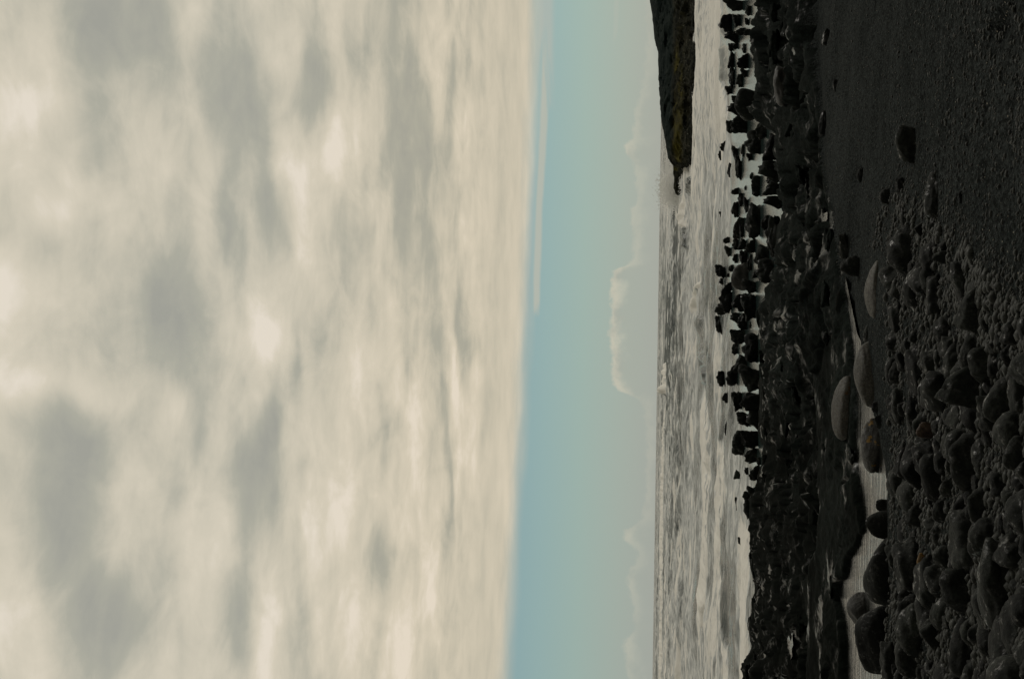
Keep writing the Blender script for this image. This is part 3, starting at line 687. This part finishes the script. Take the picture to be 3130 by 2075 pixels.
rs_ = np.random.RandomState(77)
def ledge_rock(u, v, w, hr, k, lab, grp):
    p = at(u, v, .8)
    for _ in range(14): p = at(u, v, local_h(p[0], p[1]))
    wm = w / F * p[1]
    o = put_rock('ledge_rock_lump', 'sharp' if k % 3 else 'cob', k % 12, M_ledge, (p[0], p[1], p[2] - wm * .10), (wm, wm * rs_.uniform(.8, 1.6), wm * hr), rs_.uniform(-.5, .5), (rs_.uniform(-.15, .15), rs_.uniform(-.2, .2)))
    tag(o, lab, 'rock', grp)
ev = np.sort(np.concatenate([np.linspace(960, 2060, 18) + rs_.uniform(-25, 25, 18)]))
for k, v in enumerate(ev):
    u = np.interp(v, [q[0] for q in SHORE], [q[1] for q in SHORE]) + rs_.uniform(8, 26)
    ledge_rock(u, v, rs_.uniform(30, 85), rs_.uniform(.18, .42), k, f"black lump on the ledge's seaward edge, {ORD[k]} from the top", "lumps along the ledge's seaward edge")
bands = [(0, 420, 'at the top end of the ledge', 10), (420, 900, 'behind the damp sand', 9), (900, 1350, 'behind the pale boulders', 9), (1350, 1700, 'above the rock tongue', 8), (1700, 2075, 'at the bottom end of the ledge', 9)]
for v0, v1, nm, cnt in bands:
    vs_ = np.sort(rs_.uniform(v0, v1, cnt))
    for k, v in enumerate(vs_):
        lo = np.interp(v, [q[0] for q in SHORE], [q[1] for q in SHORE]) + 30; hi = np.interp(v, [q[0] for q in FRONT], [q[1] for q in FRONT]) - 12
        ledge_rock(rs_.uniform(lo, hi), v, rs_.uniform(28, 95), rs_.uniform(.16, .38), k + 3, f"dark broken rock on the ledge {nm}, {ORD[k]} down", 'broken rocks lying on the ledge')

# pale boulders along the stream
def stream_boulder(u0, u1, v0, v1, mat, i, label, rz=0.0, z=POOLZ - .02, kind='big', depth=.62):
    return tag(box_rock(u0, u1, v0, v1, z, 'boulder', kind, i, mat, depth, rz=rz), label, 'boulder', 'smooth boulders along the stream')
stream_boulder(2649, 2702, 797, 975, M_pale, 1, 'pale olive-grey oval boulder nearest the sand, topmost of the three pale boulders', z=1.60)
stream_boulder(2617, 2682, 1043, 1245, M_pale, 2, 'largest pale grey boulder, long and smooth, lying between the two other pale ones')
stream_boulder(2549, 2610, 1149, 1345, M_pale2, 3, 'pale brownish boulder on the seaward side of the stream against the black ledge', z=POOLZ)
stream_boulder(2637, 2692, 1279, 1446, M_lich, 4, 'dark boulder with a yellow lichen streak and a pale tapering end')
STR = [(2654, 2743, 1562, 1650, 'squat dark boulder with a flat face at the bend of the stream'), (2648, 2754, 1639, 1848, 'large smooth dark boulder bulging into the stream'), (2619, 2720, 1848, 2060, 'biggest black boulder with a knobbly outline against the bright water'),
       (2594, 2650, 1812, 1925, 'wet grey boulder leaning out into the bright stream'), (2566, 2590, 712, 792, 'narrow dark stone in damp sand at the head of the stream'), (2573, 2622, 782, 846, 'thin dark plate of rock slanting out of the damp sand'), (2640, 2665, 990, 1060, 'small brown stone touching the top end of the largest pale boulder'),
       (2668, 2705, 1225, 1262, 'dark little triangular stone under the lower end of the largest pale boulder'), (2676, 2726, 1265, 1312, 'upright dark stone behind the lichen streaked boulder'), (2680, 2712, 1525, 1565, 'little round black stone poking out of the stream')]
for j, (u0, u1, v0, v1, lab) in enumerate(STR):
    stream_boulder(u0, u1, v0, v1, M_grey if j == 3 else M_cob, 5 + j, lab, kind='big' if j < 4 else 'cob', depth=.7)

# cobbles read off the photograph
CB = [(2732,2820,1647,1812),(2765,2828,1533,1610),(2857,2908,1518,1600),(2872,2975,1735,1885),(2978,3088,1640,1940),(2754,2820,1808,1933),(2824,2897,1889,1988),(2897,2978,1885,2070),(2743,2817,1936,2072),(2688,2743,1958,2080),(3059,3128,1812,2013),(2857,2912,1665,1742),
 (2813,2868,1066,1156),(2861,3014,1110,1249),(2934,3000,1016,1139),(2967,3047,1060,1186),(2768,2815,1212,1332),(2805,2838,1150,1260),(2782,2815,1093,1156),(2765,2792,1342,1400),(2888,2967,1308,1431),(2974,3063,1206,1318),(2970,3014,1332,1448),
 (2715,2748,1232,1300),(2792,2868,1348,1464),(2722,2768,1365,1464),(2875,2921,1458,1520),(3010,3063,1441,1540),(2725,2768,1186,1300),(2735,2792,722,812),(2801,2835,682,729),(2828,2875,526,666),(2689,2722,576,626),(2735,2765,543,590),(2855,2908,765,808),
 (2768,2821,825,954),(2725,2768,918,1020),(2924,3014,875,1020),(2987,3020,858,941),(2818,2868,815,915),(2735,2800,385,500),(2960,3030,1480,1610),(3060,3130,1500,1640),(3040,3120,1330,1440),(2700,2740,1090,1180),(3060,3120,1120,1260),(2850,2900,960,1060)]
special_cb = {31: 'long dark half-buried stone in the black shingle', 40: 'dark triangular stone alone on the black sand', 29: 'large black rounded stone where the sand meets the cobbles', 4: 'very large smooth grey-black cobble near the lower right corner of the photo',
              13: 'broad angular grey slab among the cobbles, biggest in the middle of the beach', 35: 'long black stone beside the topmost pale boulder'}
order = sorted(range(len(CB)), key=lambda k: CB[k][2])
names_sz = lambda a: 'large' if a > 8000 else ('mid-sized' if a > 4500 else 'smaller')
rows_ = {}
for k in order:
    u0, u1, v0, v1 = CB[k]
    rows_.setdefault('stream-side' if u1 < 2800 else ('middle' if u1 < 2930 else 'right-edge'), []).append(k)
cl, short = {}, {}
for t_, ks in rows_.items():
    for j, k in enumerate(ks):
        u0, u1, v0, v1 = CB[k]
        short[k] = f"{ORD[j]} big cobble of the {t_} row"
        cl[k] = f"{names_sz((u1-u0)*(v1-v0))} dark rounded cobble, {ORD[j]} from the top in the {t_} row of big cobbles"
WSC = HSC = 1.0
placed = []
for k, (u0, u1, v0, v1) in enumerate(CB):
    o = box_rock(u0, u1, v0, v1, 0, 'cobble', 'cob', k % 12, M_cob, .8, ground=True, sink=.01)
    tag(o, special_cb.get(k, cl[k]), 'cobble', 'dark cobbles of the bank')
    placed.append((o.location[0], o.location[1], o.scale[0] * .45))
for (u0, u1, v0, v1, mat, lab) in [(2820, 2858, 1290, 1340, M_rust, 'rust-red angular stone tilted among the dark cobbles'), (2834, 2852, 1690, 1733, M_yel, 'small bright yellow-orange stone among black cobbles')]:
    o = box_rock(u0, u1, v0, v1, 0, 'cobble', 'cob', 7, mat, .6, ground=True, sink=-.04)
    tag(o, lab, 'stone', 'coloured stones among the cobbles'); placed.append((o.location[0], o.location[1], o.scale[0] * .4))

for j, (u0, u1, v0, v1, lab) in enumerate([(2513, 2535, 86, 143, 'flat dark stone sunk in smooth black sand near the top of the photo'), (2540, 2556, 242, 285, 'small flat dark stone sunk in the smooth black sand'), (2503, 2528, 338, 418, 'long flat dark stone sunk in the sand near its seaward edge'),
                                  (2606, 2624, 510, 560, 'small dark stone in the sand landward of the glittering puddle'), (2921, 2941, 583, 623, 'lone dark pebble-like stone far out on the coarse shingle')]):
    tag(box_rock(u0, u1, v0, v1, 0, 'half_buried_stone', 'cob', j * 3 + 1, M_belt, .7, ground=True, sink=.02), lab, 'stone', 'dark stones sunk in the sand')

# the rest of the cobble bank: packed stones of mixed size
def near_v(u): return np.interp(u, [2640, 2700, 2760, 2850, 2950, 3130, 3300], [960, 700, 640, 700, 800, 1000, 1150])
cand = []
tries = 0
while len(cand) < 230 and tries < 40000:
    tries += 1
    u = random.uniform(2690, 3200); v = random.uniform(560, 2160)
    if v < near_v(u) + random.uniform(-60, 90): continue
    if u < 2738 and v > 760: continue
    if v < 1000 and random.random() < .6: continue
    p = solve(u, v); r = random.choice([.045, .055, .07, .09, .12, .17]) * (.85 + p[1] * .012)
    if any((p[0] - a) ** 2 + (p[1] - b_) ** 2 < ((r + c) * .80) ** 2 for a, b_, c in placed): continue
    placed.append((p[0], p[1], r)); cand.append((p, r, v, u))
used = {}
for k, (p, r, v, u) in enumerate(cand):
    zz = float(zs(p[1])) + fbm(np.array([p[0] * .5]), np.array([p[1] * .5]), 4, 21)[0] * .10
    e = random.uniform(.7, 1.25)
    o = put_rock('cobble', 'cob', random.randrange(12), M_cob, (p[0], p[1], zz - r * .1), (r * 2.1 * e, r * 2.1 / e, r * random.uniform(.55, 1.25)), random.uniform(-.5, .5), (random.uniform(-.15, .15), random.uniform(-.25, .25)))
    near = sorted(range(len(CB)), key=lambda q: ((CB[q][1] - u) * 1.3) ** 2 + ((CB[q][2] + CB[q][3]) / 2 - v) ** 2)
    lab = None
    for q in near[:14]:
        dv_, du_ = v - (CB[q][2] + CB[q][3]) / 2, u - CB[q][1]
        side = ('below' if dv_ > 0 else 'above') if abs(dv_) > abs(du_) else ('right of' if du_ > 0 else 'left of')
        t_ = ('small' if r < .1 else 'medium') + f" plain cobble {side} the {short[q]}"
        if t_ not in used: lab = t_; break
    if not lab:
        k_ = 0
        while not lab or lab in used:
            t_ = f"another small plain cobble close to the {short[near[k_ % len(near)]]}"; lab = t_; k_ += 1
            if k_ > 60: break
    used[lab] = 1
    tag(o, lab, 'cobble', 'small plain cobbles filling the bank')

# shingle: uncountable pebbles, real little stones in one mesh
def pebbles(name, n_, box, rr, mat, seed, dens=None):
    rs = np.random.RandomState(seed); bv, bf = ico(1)
    vs, fs = [], []; cnt = 0
    while cnt < n_:
        u = rs.uniform(box[0], box[1]); v = rs.uniform(box[2], box[3])
        if dens and rs.rand() > dens(u, v): continue
        if u < 2704 and v > 770: continue
        p = solve(u, v); nb_ = v > near_v(min(u, 3130)) - 60; r = rr[0] * (1 if nb_ else .45) * (rr[1] / rr[0]) ** (rs.rand() ** 2.2)
        sc = np.array([r * rs.uniform(.8, 1.4), r * rs.uniform(.8, 1.3), r * rs.uniform(.5, .9)])
        zz = float(zs(p[1])) + PEBN(p[0], p[1])
        vs.append(bv * sc * (1 + rs.uniform(-.16, .16, (len(bv), 1))) + np.array([p[0], p[1], zz + sc[2] * .25])); fs.append(bf + cnt * len(bv)); cnt += 1
    o = mesh_obj(name, np.concatenate(vs), np.concatenate(fs), mat); return tag(o, kind='stuff')
def PEBN(x, y): return fbm(np.array([x * .5]), np.array([y * .5]), 4, 21)[0] * .10 + fbm(np.array([x * 3.]), np.array([y * 3.]), 3, 23)[0] * .018
M_peb = rock_mat('shingle_stone', (0.0130, 0.0156, 0.0143, 1), (0.0286, 0.0325, 0.0312, 1), (0.0650, 0.0676, 0.0624, 1), 14.0, (.5, .85), .006, spec=.2)
o = pebbles('shingle', 24000, (2560, 3200, -60, 2130), (.006, .040), M_peb, 5, lambda u, v: .25 + .75 * (v > near_v(min(u, 3200)) - 150) if u < 2900 or v > 500 else .5)
tag(o, 'dark shingle of small pebbles over the black sand and between cobbles', 'shingle')
o = pebbles('shell_grit', 60, (2520, 3180, -60, 1400), (.006, .015), M_pale, 9)
tag(o, 'scattered pale flecks of shell and light pebble on the black sand', 'grit')

# ------------------------------------------------------------------ headland
HT = [(-700, 1950), (-300, 1966), (0, 1984), (43, 1992), (80, 1995), (116, 2000), (159, 2011), (232, 2012), (315, 2018), (375, 2022), (421, 2031), (464, 2039), (492, 2043), (502, 2058), (545, 2062), (575, 2059), (590, 2066), (598, 2084)]
HB = [(-700, 2131), (0, 2129), (160, 2128), (340, 2126), (420, 2124), (500, 2118), (530, 2096), (560, 2092), (590, 2088), (600, 2087)]
hb = np.array([(lambda p: (p[0] / p[1], p[1]))(at(u, v, 0.0)) for v, u in HB]); hb = hb[hb[:, 0].argsort()]
BASEY = 160.0
ht = []
for v, u in HT:
    d = ray(u, v); a_ = d[0] / d[1]; t0_ = max(0., min(1., (a_ - .098) / .12)); yy = np.interp(a_, hb[:, 0], hb[:, 1]) - 2 + .62 * (14 + 40 * t0_ * t0_ * (3 - 2 * t0_)); ht.append((d[0] / d[1], HC + d[2] / d[1] * yy))
ht = np.array(sorted(ht))
na, nt = 620, 150
ha = np.linspace(ht[0, 0] - .0004, .62, na); tt_ = np.linspace(0, 1, nt)
HAm, HTm = np.meshgrid(ha, tt_)
topz = np.interp(HAm, ht[:, 0], ht[:, 1], right=ht[-1, 1]) + smooth(HAm, .24, .5) * 6
tipw = smooth(HAm, ha[0], ha[0] + .012)
depth = 10 + 40 * smooth(HAm, ha[0], ha[0] + .12)
yb = np.interp(HAm, hb[:, 0], hb[:, 1]) - 2
hy = yb + HTm * (14 + depth)
hx = HAm * hy
prof = np.interp(HTm, [0, .03, .14, .16, .30, .42, .62, .8, 1.0], [-.15, .05, .16, .28, .52, .84, 1.0, .8, -.2])
hz = prof * topz
wv, wd = worley(hx * .42, hy * .30, 501); wv2, wd2 = worley(hx * 1.3, hy * .9, 511)
rough_ = (fbm(hx * .25, hy * .2, 4, 520) * 1.0 + (wv - .5) * .7 + (wv2 - .5) * .32 + fbm(hx * 1.8, hy * 1.4, 4, 530) * .35)
hz = hz + (.42 + .45 * smooth(HTm, .35, .1)) * rough_ * (.25 + .75 * smooth(HTm, .0, .1)) * np.clip(topz / 4.5, .35, 1) * smooth(HTm, 1.02, .8) * (1 - .72 * smooth(HTm, .45, .6))
hx = hx + fbm(hx * .7, hy * .9 + hz, 3, 540) * .5; hy = hy + fbm(hx * .8, hz * 1.3, 4, 550) * 1.4
M_head, n, b = newmat('headland_rock')
g = n.node('ShaderNodeNewGeometry').outputs['Position']; gz_ = n.sep(g)[2]
n1 = n.noise(g, .35, 6, .65); n2 = n.noise(n.vmath('MULTIPLY', g, (.25, .6, 3.2)), .9, 6, .65); n4 = n.noise(g, 3.5, 4, .7)
zz_ = n.math('MULTIPLY_ADD', n.math('SUBTRACT', n1, .5), 1.1, gz_)
col = n.mix(n.ss(n2, .38, .66), (.009, .009, .0075, 1), (.034, .029, .021, 1))
up_ = n.mix(n.ss(n2, .35, .7), (.007, .0105, .011, 1), (.018, .022, .021, 1))
col = n.mix(n.ss(zz_, 2.3, 2.9), col, up_)
lichen = n.math('MULTIPLY', n.ss(n.math('ABSOLUTE', n.math('SUBTRACT', zz_, 1.85)), .15, .75, 1.0, 0.0), n.ss(n.noise(g, .09, 4, .6), .46, .62))
col = n.mix(n.math('MULTIPLY', lichen, .8), col, (.105, .080, .013, 1))
col = n.mix(n.ss(zz_, .75, .35), col, (.008, .008, .007, 1))
col = n.mix(n.math('MULTIPLY', n.ss(n4, .58, .72), n.ss(zz_, 2.2, 1.6)), col, (.17, .155, .125, 1))
col = n.mix(1.0, col, (1.15, 1.3, 1.2, 1), 'MULTIPLY')
n.put(b.inputs['Base Color'], col); b.inputs['Roughness'].default_value = .85; b.inputs['Specular IOR Level'].default_value = .01
bump(n, b, n.math('ADD', n2, n.math('MULTIPLY', n4, .4)), .6, .15)
Vh = np.stack([hx.ravel(), hy.ravel(), hz.ravel()], 1)
tag(mesh_obj('headland', Vh, fixup(gridfaces(nt, na), Vh), M_head), kind='structure')
# stack and skerries off the headland
for (u0, u1, v0, v1, k, lab) in [(2086, 2115, 398, 482, 3, 'dark rounded rock standing in front of the headland tip'), (2057, 2090, 548, 596, 5, 'brown knob of rock in the spray at the end of the headland'), (2117, 2128, 400, 460, 8, 'low black skerry just off the foot of the headland'), (2116, 2125, 470, 515, 9, 'thin black skerry in the foam below the headland tip'),
                            (2117, 2131, 25, 60, 10, 'black rock at the foot of the headland near the top of the photo')]:
    o = box_rock(u0, u1, v0, v1, 0, 'skerry', 'sharp', k, M_belt if k != 5 else M_head, 1.0, sink=.1); tag(o, lab, 'rock', 'rocks off the headland')

# spray thrown up round the tip: thousands of drops, one mass
def spray(name, parts, seed, label):
    rs = np.random.RandomState(seed); tv = np.array([(1, 1, 1), (-1, -1, 1), (-1, 1, -1), (1, -1, -1)]) * .6
    tf = np.array([(0, 2, 1), (0, 1, 3), (0, 3, 2), (1, 2, 3)]); vs = []
    for (u, v, su, sv, n_, r0, r1) in parts:
        y0 = 264 if u < 2075 else (222 if v > 520 else 205)
        for _ in range(n_):
            uu = u + rs.normal() * su; vv = v + rs.normal() * sv
            d = ray(uu, vv); y = y0 + rs.uniform(-3, 12); t = y / d[1]; p = d * t + np.array([0, 0, HC])
            if p[2] < 0: continue
            q = tv * rs.uniform(r0, r1) * (1 + rs.uniform(-.3, .3, (4, 1)))
            vs.append(q[:, [0, 2, 1] if rs.rand() < .5 else [1, 0, 2]] + p)
    n_ = len(vs); F_ = (tf[None] + 4 * np.arange(n_)[:, None, None]).reshape(-1, 3)
    o = mesh_obj(name, np.concatenate(vs), F_, M_spray, smoothf=False); return tag(o, label, 'spray', kind='stuff')
M_spray, n, b = newmat('spray_drops')
d1 = n.node('ShaderNodeBsdfDiffuse'); d1.inputs[0].default_value = (.985, .985, .97, 1); d2 = n.node('ShaderNodeBsdfTranslucent'); d2.inputs[0].default_value = (.985, .985, .97, 1)
mx = n.node('ShaderNodeMixShader'); mx.inputs[0].default_value = .5; n.l.new(d1.outputs[0], mx.inputs[1]); n.l.new(d2.outputs[0], mx.inputs[2])
n.l.new(mx.outputs[0], next(q for q in n.n if q.type == 'OUTPUT_MATERIAL').inputs[0])
spray('sea_spray', [(2062, 530, 12, 18, 2000, .04, .13), (2046, 578, 15, 22, 4200, .04, .14), (2060, 612, 15, 16, 1500, .04, .13), (2088, 625, 6, 24, 1500, .03, .10), (2040, 505, 5, 16, 900, .03, .08), (2036, 455, 4, 20, 600, .03, .08), (2084, 560, 4, 10, 700, .03, .08), (2099, 490, 7, 16, 900, .03, .08), (2050, 570, 22, 34, 3000, .02, .06)],
      3, 'white spray bursting over the tip of the headland')
